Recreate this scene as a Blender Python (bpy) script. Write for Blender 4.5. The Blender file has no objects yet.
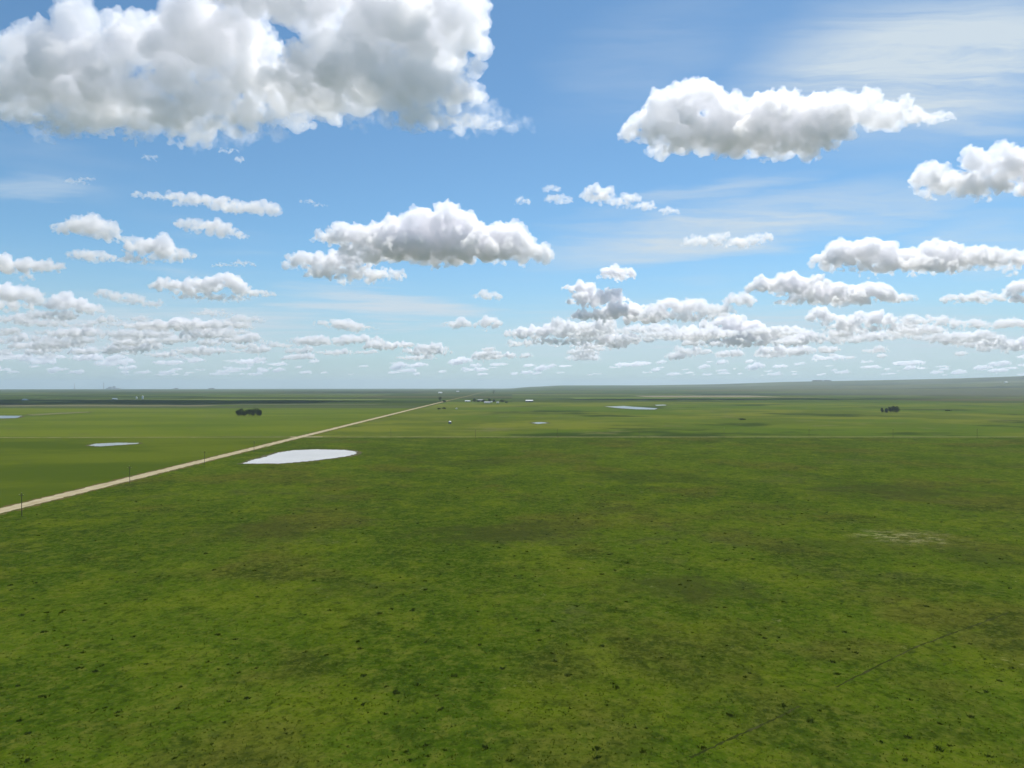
import bpy, bmesh, math, random
import numpy as np
from mathutils import Vector, Matrix

R = math.radians
sc = bpy.context.scene
COL = sc.collection

# ------------------------------------------------------------------ camera, sky, sun, exposure
CAM_H, FPX, CX, CY = 60.0, 710.0, 512.0, 385.6      # eye height, focal length in pixels, vanishing point
cam_data = bpy.data.cameras.new('camera')
cam = bpy.data.objects.new('camera', cam_data)
COL.objects.link(cam)
cam.location = (0, 0, CAM_H)
cam.rotation_euler = (R(90) + math.atan((CY - 384) / FPX), 0, 0)
cam_data.sensor_width = 36
cam_data.lens = 36 * FPX / 1024
cam_data.clip_start = 0.5
cam_data.clip_end = 4e5
sc.camera = cam

SUN_EL, SUN_AZ = 58, 28                              # high sun, ahead and to the right of the camera
world = bpy.data.worlds.new("World")
sc.world = world
world.use_nodes = True


class Nodes:
    def __init__(self, tree):
        self.t = tree

    def n(self, kind, ins=None, **props):
        nd = self.t.nodes.new(kind)
        for a, b in props.items():
            setattr(nd, a, b)
        for i, v in (ins or {}).items():
            if isinstance(v, bpy.types.NodeSocket):
                self.t.links.new(v, nd.inputs[i])
            else:
                nd.inputs[i].default_value = v
        return nd

    def m(self, op, *a, clamp=False):
        return self.n('ShaderNodeMath', dict(enumerate(a)), operation=op, use_clamp=clamp).outputs[0]

    def v(self, op, *a):
        nd = self.n('ShaderNodeVectorMath', dict(enumerate(a)), operation=op)
        return nd.outputs['Value'] if op in ('LENGTH', 'DOT_PRODUCT') else nd.outputs[0]

    def noise(self, vec, scale, detail=4.0, rough=.55, w=0.0, dist=0.0):
        return self.n('ShaderNodeTexNoise', {'Vector': vec, 'W': w, 'Scale': scale, 'Detail': detail,
                                              'Roughness': rough, 'Distortion': dist}, noise_dimensions='4D').outputs[0]

    def ramp(self, x, lo, hi, a=0.0, b=1.0, smooth=True):
        return self.n('ShaderNodeMapRange', {0: x, 1: lo, 2: hi, 3: a, 4: b},
                      interpolation_type='SMOOTHSTEP' if smooth else 'LINEAR').outputs[0]

    def mix(self, f, a, b):
        nd = self.n('ShaderNodeMix', {0: f}, data_type='RGBA')
        for i, c in ((6, a), (7, b)):
            if isinstance(c, bpy.types.NodeSocket):
                self.t.links.new(c, nd.inputs[i])
            else:
                nd.inputs[i].default_value = (*c[:3], 1)
        return nd.outputs[2]

    def xyz(self, vec):
        return self.n('ShaderNodeSeparateXYZ', {0: vec}).outputs

    def comb(self, x, y, z):
        return self.n('ShaderNodeCombineXYZ', {0: x, 1: y, 2: z}).outputs[0]


W = Nodes(world.node_tree)
sky = W.n('ShaderNodeTexSky', sky_type='NISHITA', sun_disc=False, sun_elevation=R(SUN_EL), sun_rotation=R(SUN_AZ),
          altitude=900, air_density=1.0, dust_density=0.3, ozone_density=3.0)
SKY = W.v('MULTIPLY', sky.outputs[0], (.74, .97, 1.0))
dirv = W.n('ShaderNodeTexCoord').outputs['Generated']
dx, dy, dz = W.xyz(dirv)[:3]
dyc = W.m('MAXIMUM', dy, .05)
tu = W.m('DIVIDE', dx, dyc)                          # tangent of the bearing and of the elevation
tv = W.m('DIVIDE', dz, dyc)
elev = W.m('ARCSINE', dz)
# pale air low over the horizon
low = W.ramp(elev, R(11), R(-1), 0.0, 1.0)
SKY = W.mix(W.m('MULTIPLY', low, .78), SKY, (3.75, 4.65, 5.2))
# thin sheets of cirrus
dzc = W.m('MAXIMUM', dz, .03)
plane = W.comb(W.m('DIVIDE', dx, dzc), W.m('DIVIDE', dy, dzc), 0.0)
strk = W.noise(W.v('MULTIPLY', plane, (.35, 1.3, 1)), 1.0, 6.0, .6, 2.0, .6)
strk2 = W.noise(W.v('MULTIPLY', plane, (.8, .9, 1)), .9, 3.0, .5, 7.0)
front = W.ramp(dy, .1, .3)
cir = None
wrp = W.n('ShaderNodeTexNoise', {'Vector': W.v('MULTIPLY', plane, (.5, .8, 1)), 'Scale': 1.1, 'Detail': 5.0, 'Roughness': .6}).outputs['Color']
w1, w2 = W.xyz(wrp)[:2]
tu = W.m('ADD', tu, W.m('MULTIPLY', W.m('SUBTRACT', w1, .5), .30))
tv = W.m('ADD', tv, W.m('MULTIPLY', W.m('SUBTRACT', w2, .5), .10))
fib = W.noise(W.n('ShaderNodeMapping', {'Vector': W.comb(tu, tv, 0.0), 'Rotation': (0, 0, R(9)), 'Scale': (1.6, 17, 1)}).outputs[0], 1.0, 7.0, .68, 5.0, .5)
for (u, v, lu, lv, ang, amt) in [(745, 222, 250, 34, -11, .75), (930, 66, 230, 90, -6, .95), (372, 306, 130, 19, 2, .8),
                                 (35, 186, 80, 16, 3, .45), (990, 128, 80, 14, 4, .5), (640, 60, 130, 60, -30, .15),
                                 (990, 235, 100, 40, 0, .4), (120, 340, 260, 45, 0, .8), (800, 345, 400, 50, 0, .75),
                                 (560, 255, 60, 12, -4, .3), (690, 195, 130, 16, -14, .5), (880, 205, 190, 24, -7, .6)]:
    a = W.m('SUBTRACT', tu, (u - CX) / FPX)
    b = W.m('SUBTRACT', tv, (CY - v) / FPX)
    c_, s_ = math.cos(R(-ang)), math.sin(R(-ang))
    p = W.m('ADD', W.m('MULTIPLY', a, c_ / lu * FPX), W.m('MULTIPLY', b, s_ / lu * FPX))
    q = W.m('SUBTRACT', W.m('MULTIPLY', b, c_ / lv * FPX), W.m('MULTIPLY', a, s_ / lv * FPX))
    rr = W.m('SQRT', W.m('ADD', W.m('MULTIPLY', p, p), W.m('MULTIPLY', q, q)))
    g = W.ramp(rr, 1.15, 0.25, 0.0, amt)
    cir = g if cir is None else W.m('MAXIMUM', cir, g)
cir = W.m('MULTIPLY', cir, front)
cir = W.m('MAXIMUM', cir, W.m('MULTIPLY', W.ramp(strk2, .55, .85), .35))
cir = W.m('MULTIPLY', cir, W.ramp(strk, .34, .60, .6, 1.15))
cir = W.m('MULTIPLY', cir, W.ramp(fib, .32, .62, .35, 1.25), clamp=True)
SKY = W.mix(W.m('MULTIPLY', cir, W.ramp(elev, 0.0, R(3))), SKY, (5.2, 6.05, 6.8))
bg = world.node_tree.nodes['Background']
world.node_tree.links.new(SKY, bg.inputs[0])
bg.inputs[1].default_value = 0.12

sun_data = bpy.data.lights.new('sun', 'SUN')
sun_data.energy = 5.0
sun_data.angle = R(.55)
sun_data.color = (1, .96, .9)
sun = bpy.data.objects.new('sun', sun_data)
COL.objects.link(sun)
e_, a_ = R(SUN_EL), R(SUN_AZ)
sun.rotation_euler = Vector((math.sin(a_) * math.cos(e_), math.cos(a_) * math.cos(e_), math.sin(e_))).to_track_quat('Z', 'Y').to_euler()

vs = sc.view_settings
vs.view_transform = 'Standard'
vs.look = 'None'
vs.gamma = 1
vs.exposure = 0.0
vs.use_curve_mapping = False
cy = sc.cycles
cy.max_bounces = 32
cy.volume_bounces = 24
cy.diffuse_bounces = 3
cy.glossy_bounces = 3
cy.transparent_max_bounces = 16
cy.use_denoising = True
cy.denoiser = 'OPENIMAGEDENOISE'
cy.denoising_input_passes = 'RGB_ALBEDO_NORMAL'
cy.use_adaptive_sampling = True
cy.adaptive_threshold = 0.02

# ------------------------------------------------------------------ helpers
RE = 6.371e6
rng = random.Random(11)


def smooth(x, a, b):
    t = np.clip((x - a) / (b - a), 0, 1)
    return t * t * (3 - 2 * t)


RIDGE_X = [-9000, 0, 505, 530, 560, 640, 720, 780, 880, 960, 1024, 1200, 1500, 9000]
RIDGE_Y = [390, 389, 388.5, 386.8, 385.2, 385.2, 384.0, 382.3, 381.0, 379.8, 378.2, 376.5, 380, 389]


def ground_z(x, y):
    x = np.asarray(x, float); y = np.asarray(y, float)
    d = np.hypot(x, y) + 1e-6
    z = -d * d / (2 * RE)
    # low ridge far off to the right
    px = np.where(y > 100, CX + FPX * x / np.maximum(y, 100), np.where(x > 0, 3000, -3000))
    yh = np.interp(px, RIDGE_X, RIDGE_Y)
    dist = 14500.0
    top = CAM_H + (CY - yh) * dist / FPX + dist * dist / (2 * RE)
    top = np.maximum(top, 0) * smooth(yh, 388.7, 387.0)
    prof = .18 * smooth(d, 5500, 8000) + .30 * smooth(d, 8500, 11000) + .52 * smooth(d, 11500, 14500)
    z = z + top * prof
    # faint swells
    w = smooth(d, 1500, 5000)
    z = z + w * (1.6 * np.sin(x / 610 + 1) * np.sin(y / 790) + 1.8 * np.sin(x / 1430 + y / 2100 + 2))
    z = z + smooth(d, 9000, 16000) * 5 * np.sin(x / 2300 + 1.3) * np.sin(y / 3100 + .4)
    return z


def GZ(x, y):
    return float(ground_z(x, y))


def at(px, py):
    """the place on the flat plain that bears (px, py)"""
    dyp = max(py - CY, 3.4)
    Y = CAM_H * FPX / dyp
    for _ in range(6):
        Y = (CAM_H - GZ((px - CX) / FPX * Y, Y)) * FPX / dyp
    return (px - CX) / FPX * Y, Y


def link(o, parent=None):
    COL.objects.link(o)
    if parent is not None:
        o.parent = parent
    return o


def mesh_obj(name, verts, faces, mat, parent=None, shade=False):
    me = bpy.data.meshes.new(name)
    me.from_pydata([tuple(v) for v in verts], [], faces)
    me.update()
    if mat:
        me.materials.append(mat)
    if shade:
        me.polygons.foreach_set('use_smooth', [True] * len(me.polygons))
    return link(bpy.data.objects.new(name, me), parent)


def bm_obj(name, bm, mat, parent=None, shade=False):
    me = bpy.data.meshes.new(name)
    bm.normal_update()
    bm.to_mesh(me)
    bm.free()
    me.materials.append(mat)
    if shade:
        me.polygons.foreach_set('use_smooth', [True] * len(me.polygons))
    return link(bpy.data.objects.new(name, me), parent)


def thing(name, label, cat, loc, rotz=0.0, group=None):
    o = bpy.data.objects.new(name, None)
    o.location = loc
    o.rotation_euler = (0, 0, rotz)
    return tag(link(o), label, cat, group)


def tag(o, label=None, cat=None, group=None, kind=None):
    if label: o['label'] = label
    if cat: o['category'] = cat
    if group: o['group'] = group
    if kind: o['kind'] = kind
    return o


def add_box(bm, x0, x1, y0, y1, z0, z1):
    vs_ = [bm.verts.new((x, y, z)) for z in (z0, z1) for x, y in ((x0, y0), (x1, y0), (x1, y1), (x0, y1))]
    for f in ((3, 2, 1, 0), (4, 5, 6, 7), (0, 1, 5, 4), (1, 2, 6, 5), (2, 3, 7, 6), (3, 0, 4, 7)):
        bm.faces.new([vs_[i] for i in f])


def add_lathe(bm, prof, n=20, cx=0.0, cy=0.0):
    rings = []
    for r, z in prof:
        rings.append([bm.verts.new((cx + r * math.cos(2 * math.pi * i / n), cy + r * math.sin(2 * math.pi * i / n), z)) for i in range(n)])
    for a, b in zip(rings, rings[1:]):
        for i in range(n):
            bm.faces.new((a[i], a[(i + 1) % n], b[(i + 1) % n], b[i]))
    bm.faces.new(rings[0][::-1])
    bm.faces.new(rings[-1])


def add_tube(bm, p, q, r0, r1, n=8):
    p, q = Vector(p), Vector(q)
    M = (q - p).to_track_quat('Z', 'Y').to_matrix()
    a = [bm.verts.new(p + M @ Vector((r0 * math.cos(2 * math.pi * i / n), r0 * math.sin(2 * math.pi * i / n), 0))) for i in range(n)]
    b = [bm.verts.new(q + M @ Vector((r1 * math.cos(2 * math.pi * i / n), r1 * math.sin(2 * math.pi * i / n), 0))) for i in range(n)]
    for i in range(n):
        bm.faces.new((a[i], a[(i + 1) % n], b[(i + 1) % n], b[i]))
    bm.faces.new(a[::-1])
    bm.faces.new(b)


def simple_mat(name, col, rough=.7, metal=0.0, var=.25, scale=1.0, bump=0.0):
    m = bpy.data.materials.new(name)
    m.use_nodes = True
    N = Nodes(m.node_tree)
    b = m.node_tree.nodes['Principled BSDF']
    tc = N.n('ShaderNodeTexCoord').outputs['Object']
    nz = N.noise(tc, scale, 5.0, .6)
    c = N.mix(N.ramp(nz, .3, .7), tuple(v * (1 - var) for v in col), tuple(min(1, v * (1 + var)) for v in col))
    m.node_tree.links.new(c, b.inputs['Base Color'])
    b.inputs['Roughness'].default_value = rough
    b.inputs['Metallic'].default_value = metal
    if bump:
        bp = N.n('ShaderNodeBump', {'Strength': bump, 'Height': nz, 'Distance': .1})
        m.node_tree.links.new(bp.outputs[0], b.inputs['Normal'])
    return m

# ------------------------------------------------------------------ the plain
def road_line():
    (x0, y0), (x1, y1) = at(0, 511), at(448.6, 400.5)
    k = (x1 - x0) / (y1 - y0)
    return lambda y: x0 + (y - y0) * k


road_x = road_line()
TRACK_Y = at(512, 437.0)[1]

m_ground = bpy.data.materials.new('prairie')
m_ground.use_nodes = True
G = Nodes(m_ground.node_tree)
P = G.n('ShaderNodeNewGeometry').outputs['Position']
gx, gy, gz = G.xyz(P)[:3]


def rect(x0, x1, y0, y1, soft=6.0, wob=10.0):
    """1 inside a field with slightly uneven borders"""
    wx = G.m('ADD', gx, G.m('MULTIPLY', G.m('SUBTRACT', G.noise(P, 1 / 60, 3.0), .5), wob))
    wy = G.m('ADD', gy, G.m('MULTIPLY', G.m('SUBTRACT', G.noise(P, 1 / 70, 3.0, w=4.0), .5), wob))
    r = G.m('MULTIPLY', G.ramp(wx, x0 - soft, x0 + soft), G.ramp(wx, x1 + soft, x1 - soft))
    return G.m('MULTIPLY', r, G.m('MULTIPLY', G.ramp(wy, y0 - soft, y0 + soft), G.ramp(wy, y1 + soft, y1 - soft)))


P2 = G.v('ADD', P, G.v('MULTIPLY', G.v('SUBTRACT', G.n('ShaderNodeTexNoise', {'Vector': P, 'Scale': 1 / 30, 'Detail': 3.0}).outputs['Color'], (.5, .5, .5)), (22, 22, 0)))
big = G.noise(P2, 1 / 120, 5.0, .6)
mid_ = G.noise(P2, 1 / 30, 6.0, .62, 3.0)
fine = G.noise(P, 1 / 3.2, 6.0, .7, 5.0)
tiny = G.noise(P, 1 / .7, 4.0, .7, 6.0)
olive = G.noise(P2, 1 / 70, 6.0, .65, 8.0)
col = G.mix(G.ramp(big, .43, .57), (.026, .050, .0035), (.040, .068, .0045))
col = G.mix(G.m('MULTIPLY', G.ramp(mid_, .48, .62), .85), col, (.056, .080, .0050))
col = G.mix(G.m('MULTIPLY', G.ramp(olive, .50, .62), .75), col, (.050, .050, .0105))
dark = G.noise(P2, 1 / 34, 7.0, .68, 12.0)
col = G.mix(G.m('MULTIPLY', G.ramp(dark, .53, .66), .80), col, (.019, .032, .0045))
greyp = G.noise(P2, 1 / 60, 6.0, .7, 27.0)
col = G.mix(G.m('MULTIPLY', G.ramp(greyp, .56, .68), .70), col, (.040, .046, .017))
dark2 = G.noise(P2, 1 / 10, 6.0, .65, 17.0)
col = G.mix(G.m('MULTIPLY', G.ramp(dark2, .53, .66), .65), col, (.019, .034, .0045))
lite2 = G.noise(P2, 1 / 13, 6.0, .68, 19.0)
col = G.mix(G.m('MULTIPLY', G.ramp(lite2, .54, .66), .55), col, (.074, .098, .009))
col = G.mix(G.m('MULTIPLY', G.ramp(fine, .51, .62), .6), col, (.074, .084, .015))
col = G.mix(G.m('MULTIPLY', G.ramp(fine, .49, .38), .55), col, (.012, .023, .0035))
dry = G.m('MULTIPLY', G.ramp(G.noise(P, 1 / 5, 6.0, .75, 21.0), .60, .70), G.ramp(G.noise(P, 1 / 45, 4.0, .6, 23.0), .50, .60))
col = G.mix(G.m('MULTIPLY', dry, .7), col, (.17, .165, .085))
f3 = G.noise(P, 1 / 1.3, 5.0, .75, 71.0)
col = G.mix(G.ramp(f3, .50, .60, 0, .45), col, (.078, .090, .016))
col = G.mix(G.ramp(f3, .48, .38, 0, .42), col, (.014, .026, .004))
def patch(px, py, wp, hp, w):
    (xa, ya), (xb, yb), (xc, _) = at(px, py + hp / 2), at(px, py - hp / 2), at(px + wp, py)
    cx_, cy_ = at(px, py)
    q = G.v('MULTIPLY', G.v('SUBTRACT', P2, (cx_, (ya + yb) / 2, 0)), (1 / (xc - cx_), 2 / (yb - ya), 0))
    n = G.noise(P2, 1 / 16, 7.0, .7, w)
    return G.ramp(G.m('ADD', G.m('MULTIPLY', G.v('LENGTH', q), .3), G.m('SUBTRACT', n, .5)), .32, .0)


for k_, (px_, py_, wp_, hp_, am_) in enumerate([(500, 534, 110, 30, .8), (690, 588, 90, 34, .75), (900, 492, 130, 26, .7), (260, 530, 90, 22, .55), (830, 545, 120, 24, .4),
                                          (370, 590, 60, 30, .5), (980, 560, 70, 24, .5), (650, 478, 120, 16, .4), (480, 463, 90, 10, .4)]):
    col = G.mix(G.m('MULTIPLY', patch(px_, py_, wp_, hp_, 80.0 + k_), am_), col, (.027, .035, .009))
pan = G.m('MULTIPLY', rect(140, 172, 273, 291, 9, 16), G.ramp(G.noise(G.v('MULTIPLY', P, (.6, 1, 1)), 1 / 3.0, 6.0, .7, 61.0), .47, .60))
col = G.mix(G.m('MULTIPLY', pan, .75), col, (.17, .165, .10))
pasture = G.v('MULTIPLY', col, (1.30, 1.27, 1.0))

# the open range beyond the grass track is paler, drier and streaked by old water lines
far_n = G.noise(G.v('MULTIPLY', P, (.8, 1, 1)), 1 / 130, 7.0, .62, 31.0)
far_n2 = G.noise(G.v('MULTIPLY', P, (.5, 1, 1)), 1 / 420, 6.0, .6, 33.0)
rng_c = G.mix(G.ramp(far_n, .42, .58), (.074, .098, .013), (.118, .134, .017))
rng_c = G.mix(G.m('MULTIPLY', G.ramp(far_n2, .48, .58), .8), rng_c, (.062, .102, .010))
rng_c = G.mix(G.m('MULTIPLY', G.ramp(G.noise(G.v('MULTIPLY', P, (.8, 1, 1)), 1 / 190, 6.0, .6, 37.0), .53, .63), .8), rng_c, (.024, .042, .009))
rng_c = G.mix(G.m('MULTIPLY', G.ramp(G.noise(G.v('MULTIPLY', P, (.9, 1, 1)), 1 / 60, 6.0, .6, 38.0), .58, .67), .5), rng_c, (.13, .125, .05))
col = G.mix(G.ramp(gy, TRACK_Y - 3, TRACK_Y + 6), pasture, rng_c)

# farmed sections: a chequerboard of strips, each with a colour of its own
cell = G.comb(G.m('FLOOR', G.m('DIVIDE', gx, 830.0)), G.m('FLOOR', G.m('DIVIDE', gy, 410.0)), 0.0)
wn = G.n('ShaderNodeTexWhiteNoise', {'Vector': cell}, noise_dimensions='3D')
cr = G.n('ShaderNodeValToRGB', {0: wn.outputs[0]})
cr.color_ramp.interpolation = 'CONSTANT'
els = cr.color_ramp.elements
els[0].color = (.050, .078, .020, 1)
for p_, c_ in ((.16, (.080, .120, .024)), (.30, (.036, .060, .020)), (.42, (.105, .140, .030)), (.55, (.110, .098, .050)),
               (.64, (.066, .092, .026)), (.76, (.15, .15, .065)), (.82, (.045, .062, .024)), (.93, (.090, .130, .022))):
    e = els.new(p_)
    e.color = (c_[0] * .72, c_[1] * .74, c_[2] * .5, 1)
els[-1].color = (.07, .10, .03, 1)
farm = G.mix(G.ramp(G.noise(P, 1 / 200, 5.0, .6, 41.0), .3, .7, 0, .45), cr.outputs[0], (.03, .045, .010))
edge_n = G.m('MULTIPLY', G.m('SUBTRACT', G.noise(P, 1 / 700, 3.0, w=44.0), .5), 900.0)
farm_m = G.ramp(G.m('ADD', gy, edge_n), 2500, 2650)
left_m = G.ramp(gx, -236, -244)
col = G.mix(G.m('MAXIMUM', farm_m, G.m('MULTIPLY', left_m, G.ramp(gy, 1890, 1900))), col, farm)
# the fields left of the gravel road
fn = G.noise(G.v('MULTIPLY', P, (.5, 1, 1)), 1 / 130, 6.0, .6, 51.0)
crop = G.mix(G.ramp(fn, .35, .65), (.072, .104, .011), (.104, .130, .013))
crop = G.mix(G.m('MULTIPLY', G.ramp(G.noise(P, 1 / 60, 5.0, .6, 52.0), .60, .72), .6), crop, (.09, .088, .03))
near_l = G.mix(G.ramp(fn, .4, .62), (.052, .078, .008), (.084, .108, .010))
near_l = G.mix(G.m('MULTIPLY', G.ramp(fine, .45, .75), .35), near_l, (.066, .082, .010))
col = G.mix(G.m('MULTIPLY', left_m, G.ramp(gy, TRACK_Y + 4, TRACK_Y - 4)), col, near_l)
col = G.mix(rect(-6000, -247, TRACK_Y + 8, 1890, 5, 14), col, crop)
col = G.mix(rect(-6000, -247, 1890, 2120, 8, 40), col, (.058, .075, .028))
col = G.mix(rect(-6000, -900, 2060, 2200, 8, 60), col, (.125, .118, .062))
col = G.mix(rect(-2400, -420, 2230, 2330, 8, 60), col, (.085, .092, .045))
# named strips on the right, from the pale stubble to the bright green hay meadow, plus one painted shadow strip
col = G.mix(rect(300, 1250, 3350, 3700, 10, 60), col, (.125, .175, .030))
col = G.mix(rect(760, 1500, 3900, 4500, 10, 60), col, (.19, .165, .105))
col = G.mix(rect(1300, 4200, 4700, 5600, 30, 200), col, (.030, .045, .022))  # shadow along the foot of the ridge, painted into the ground colour
col = G.mix(rect(-2600, -560, 3000, 3150, 10, 60), col, (.13, .15, .05))
col = G.mix(G.m('MULTIPLY', G.ramp(gx, 1500, 3200), G.m('MULTIPLY', G.ramp(gy, 1900, 3000), .5)), col, (.12, .115, .062))
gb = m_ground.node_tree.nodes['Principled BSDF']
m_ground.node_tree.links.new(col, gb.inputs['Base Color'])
gb.inputs['Roughness'].default_value = .95
gb.inputs['Specular IOR Level'].default_value = 0.0
hgt = G.m('ADD', G.m('MULTIPLY', fine, .35), G.m('ADD', G.m('MULTIPLY', tiny, .10), G.m('MULTIPLY', dark2, .5)))
bp = G.n('ShaderNodeBump', {'Strength': .8, 'Distance': 1.0, 'Height': hgt})
m_ground.node_tree.links.new(bp.outputs[0], gb.inputs['Normal'])

# one sheet to beyond the horizon, finer near the middle, following the curve of the earth
NA = 512
radii = [0.0] + list(np.geomspace(12, 40000, 190))
V, F = [(0, 0, 0)], []
th = np.linspace(0, 2 * math.pi, NA, endpoint=False)
for r in radii[1:]:
    xs, ys = r * np.cos(th), r * np.sin(th)
    zs = ground_z(xs, ys)
    V += list(zip(xs.tolist(), ys.tolist(), zs.tolist()))
for i in range(NA):
    F.append((0, 1 + i, 1 + (i + 1) % NA))
for k in range(len(radii) - 2):
    a, b = 1 + k * NA, 1 + (k + 1) * NA
    for i in range(NA):
        j = (i + 1) % NA
        F.append((a + i, b + i, b + j, a + j))
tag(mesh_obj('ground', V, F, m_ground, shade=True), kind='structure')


# ------------------------------------------------------------------ roads and tracks
def strip(name, pts, half, lift, mat, jitter=.0, seed=1):
    """a ribbon over the ground along pts, with slightly ragged edges"""
    rnd = random.Random(seed)
    V, F = [], []
    for i, (x, y) in enumerate(pts):
        a, b = pts[max(i - 1, 0)], pts[min(i + 1, len(pts) - 1)]
        t = Vector((b[0] - a[0], b[1] - a[1])).normalized()
        n = Vector((-t.y, t.x))
        for s in (-1, -.33, .33, 1):
            h = half * s + (rnd.uniform(-jitter, jitter) if abs(s) == 1 else 0)
            px, py = x + n.x * h, y + n.y * h
            d = math.hypot(px, py)
            V.append((px, py, GZ(px, py) + lift + max(0, d - 600) * 1.2e-4))
    for i in range(len(pts) - 1):
        for k in range(3):
            a = i * 4 + k
            F.append((a, a + 1, a + 5, a + 4))
    return tag(mesh_obj(name, V, F, mat), kind='structure')


def gravel_mat(name, c1, c2, c3, sx=1.0):
    m = bpy.data.materials.new(name)
    m.use_nodes = True
    N = Nodes(m.node_tree)
    Pp = N.n('ShaderNodeNewGeometry').outputs['Position']
    a = N.noise(Pp, 1 / 9, 6.0, .7)
    b = N.noise(N.v('MULTIPLY', Pp, (1.0, .12, 1)) if sx else N.v('MULTIPLY', Pp, (.12, 1.0, 1)), 1 / 1.6, 4.0, .6, 4.0)
    c = N.mix(N.ramp(a, .35, .65), c1, c2)
    c = N.mix(N.ramp(b, .45, .7, 0, .8), c, c3)
    bs = m.node_tree.nodes['Principled BSDF']
    m.node_tree.links.new(c, bs.inputs['Base Color'])
    bs.inputs['Roughness'].default_value = .9
    bs.inputs['Specular IOR Level'].default_value = 0.0
    return m


m_gravel = gravel_mat('gravel', (.33, .28, .17), (.42, .36, .23), (.26, .21, .12))
m_verge = gravel_mat('verge', (.12, .085, .035), (.085, .085, .022), (.06, .07, .018))
m_track = gravel_mat('grass_track', (.19, .18, .08), (.28, .25, .14), (.09, .11, .03), 0)
m_rut = gravel_mat('worn_earth', (.024, .034, .006), (.034, .042, .009), (.060, .060, .025))

ys = list(np.geomspace(120, 9000, 620))
strip('verge', [(road_x(y), y) for y in ys], 7.6, .03, m_verge, 1.5, 3)
strip('track', [(road_x(y), y) for y in np.geomspace(2855, 9000, 120)], 3.2, .05, m_track, .6, 9)
strip('road', [(road_x(y), y) for y in ys if y < 2850], 4.9, .07, m_gravel, .7, 4)
xr = road_x(TRACK_Y)
strip('track', [(x, TRACK_Y) for x in np.linspace(xr + 5, 1600, 260)], 3.0, .03, m_track, .8, 5)
strip('road', [(x, TRACK_Y) for x in np.linspace(xr - 12, xr + 26, 12)], 4.6, .11, m_gravel, .8, 7)
strip('track', [(x, TRACK_Y - (xr - x) * .025) for x in np.linspace(xr - 5, -1100, 90)], 2.8, .03, m_track, .9, 6)
rut = [at(*p) for p in ((690, 757), (703.5, 751), (747, 731), (780, 716), (809, 700), (830, 690), (851, 679), (915, 647), (965, 628.5), (1010, 612))]
rut_pts = []
for (xa, ya), (xb, yb) in zip(rut, rut[1:]):
    for k in range(14):
        f = k / 14
        rut_pts.append((xa + (xb - xa) * f + rng.uniform(-.08, .08), ya + (yb - ya) * f))
strip('path', rut_pts[:14 * 4 - 4], .20, .03, m_rut, .19, 8)
strip('path', rut_pts[14 * 6 - 10:], .19, .03, m_rut, .19, 18)


# ------------------------------------------------------------------ ponds
def pond_mat(name, c, rough):
    m = simple_mat(name, c, rough, 0, .07, .02)
    return m


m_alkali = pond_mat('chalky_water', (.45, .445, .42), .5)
m_silt = pond_mat('silty_water', (.25, .27, .25), .4)
m_water = pond_mat('shallow_water', (.14, .17, .165), .3)
m_mud = gravel_mat('mud', (.075, .075, .035), (.11, .10, .055), (.05, .055, .025))


def pond(outline, mat, mud=1.0, seed=0, sub=12):
    rnd = random.Random(seed)
    pts = [at(*p) for p in outline]
    ring = []
    for (xa, ya), (xb, yb) in zip(pts, pts[1:] + pts[:1]):
        L = math.hypot(xb - xa, yb - ya)
        for k in range(sub):
            f = k / sub
            j = min(L * .06, 2.5)
            ring.append((xa + (xb - xa) * f + rnd.uniform(-j, j), ya + (yb - ya) * f + rnd.uniform(-j, j)))
    cx_, cy_ = sum(p[0] for p in ring) / len(ring), sum(p[1] for p in ring) / len(ring)
    d = math.hypot(cx_, cy_)
    lift = .05 + max(0, d - 600) * 1.5e-4
    for nm, grow, dz_, mt in (('shore', mud, 0.0, m_mud), ('pond', 0.0, .03 + max(0, d - 600) * 1e-4, mat)):
        VV = []
        for x, y in ring:
            l = math.hypot(x - cx_, y - cy_)
            kx = 1 + grow / max(l, 1) * rnd.uniform(.6, 1.4)
            xx, yy = cx_ + (x - cx_) * kx, cy_ + (y - cy_) * kx
            VV.append((xx, yy, GZ(cx_, cy_) + lift + dz_))
        bm = bmesh.new()
        bm.faces.new([bm.verts.new(v) for v in VV])
        bmesh.ops.triangulate(bm, faces=bm.faces[:])
        bmesh.ops.recalc_face_normals(bm, faces=bm.faces[:])
        if bm.faces[0].normal.z < 0:
            bmesh.ops.reverse_faces(bm, faces=bm.faces[:])
        tag(bm_obj(nm, bm, mt), kind='structure')


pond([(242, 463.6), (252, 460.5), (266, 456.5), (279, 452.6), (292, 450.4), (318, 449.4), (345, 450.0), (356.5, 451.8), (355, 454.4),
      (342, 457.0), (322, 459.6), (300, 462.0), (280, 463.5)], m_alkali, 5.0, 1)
pond([(88, 445.6), (96, 443.8), (115, 442.9), (139, 443.0), (137, 444.0), (118, 445.2), (100, 446.4)], m_silt, 4.0, 2)
pond([(605, 406.6), (616, 406.4), (624, 406.1), (633, 406.9), (657, 408.4), (655, 409.6), (636, 409.4), (618, 408.2)], m_water, 8.0, 3)
pond([(655, 405.0), (664, 404.8), (667, 405.4), (657, 405.9)], m_water, 8.0, 4)
pond([(532, 423.0), (538, 422.2), (544, 422.4), (548, 423.2), (538, 424.0)], m_water, 6.0, 5)
pond([(262, 446.6), (266, 445.9), (271, 446.0), (268, 446.9)], m_track, .5, 6, 3)
pond([(-40, 417), (0, 415.8), (22, 416.0), (16, 418.2), (-20, 419)], m_water, 8.0, 7)
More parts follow.
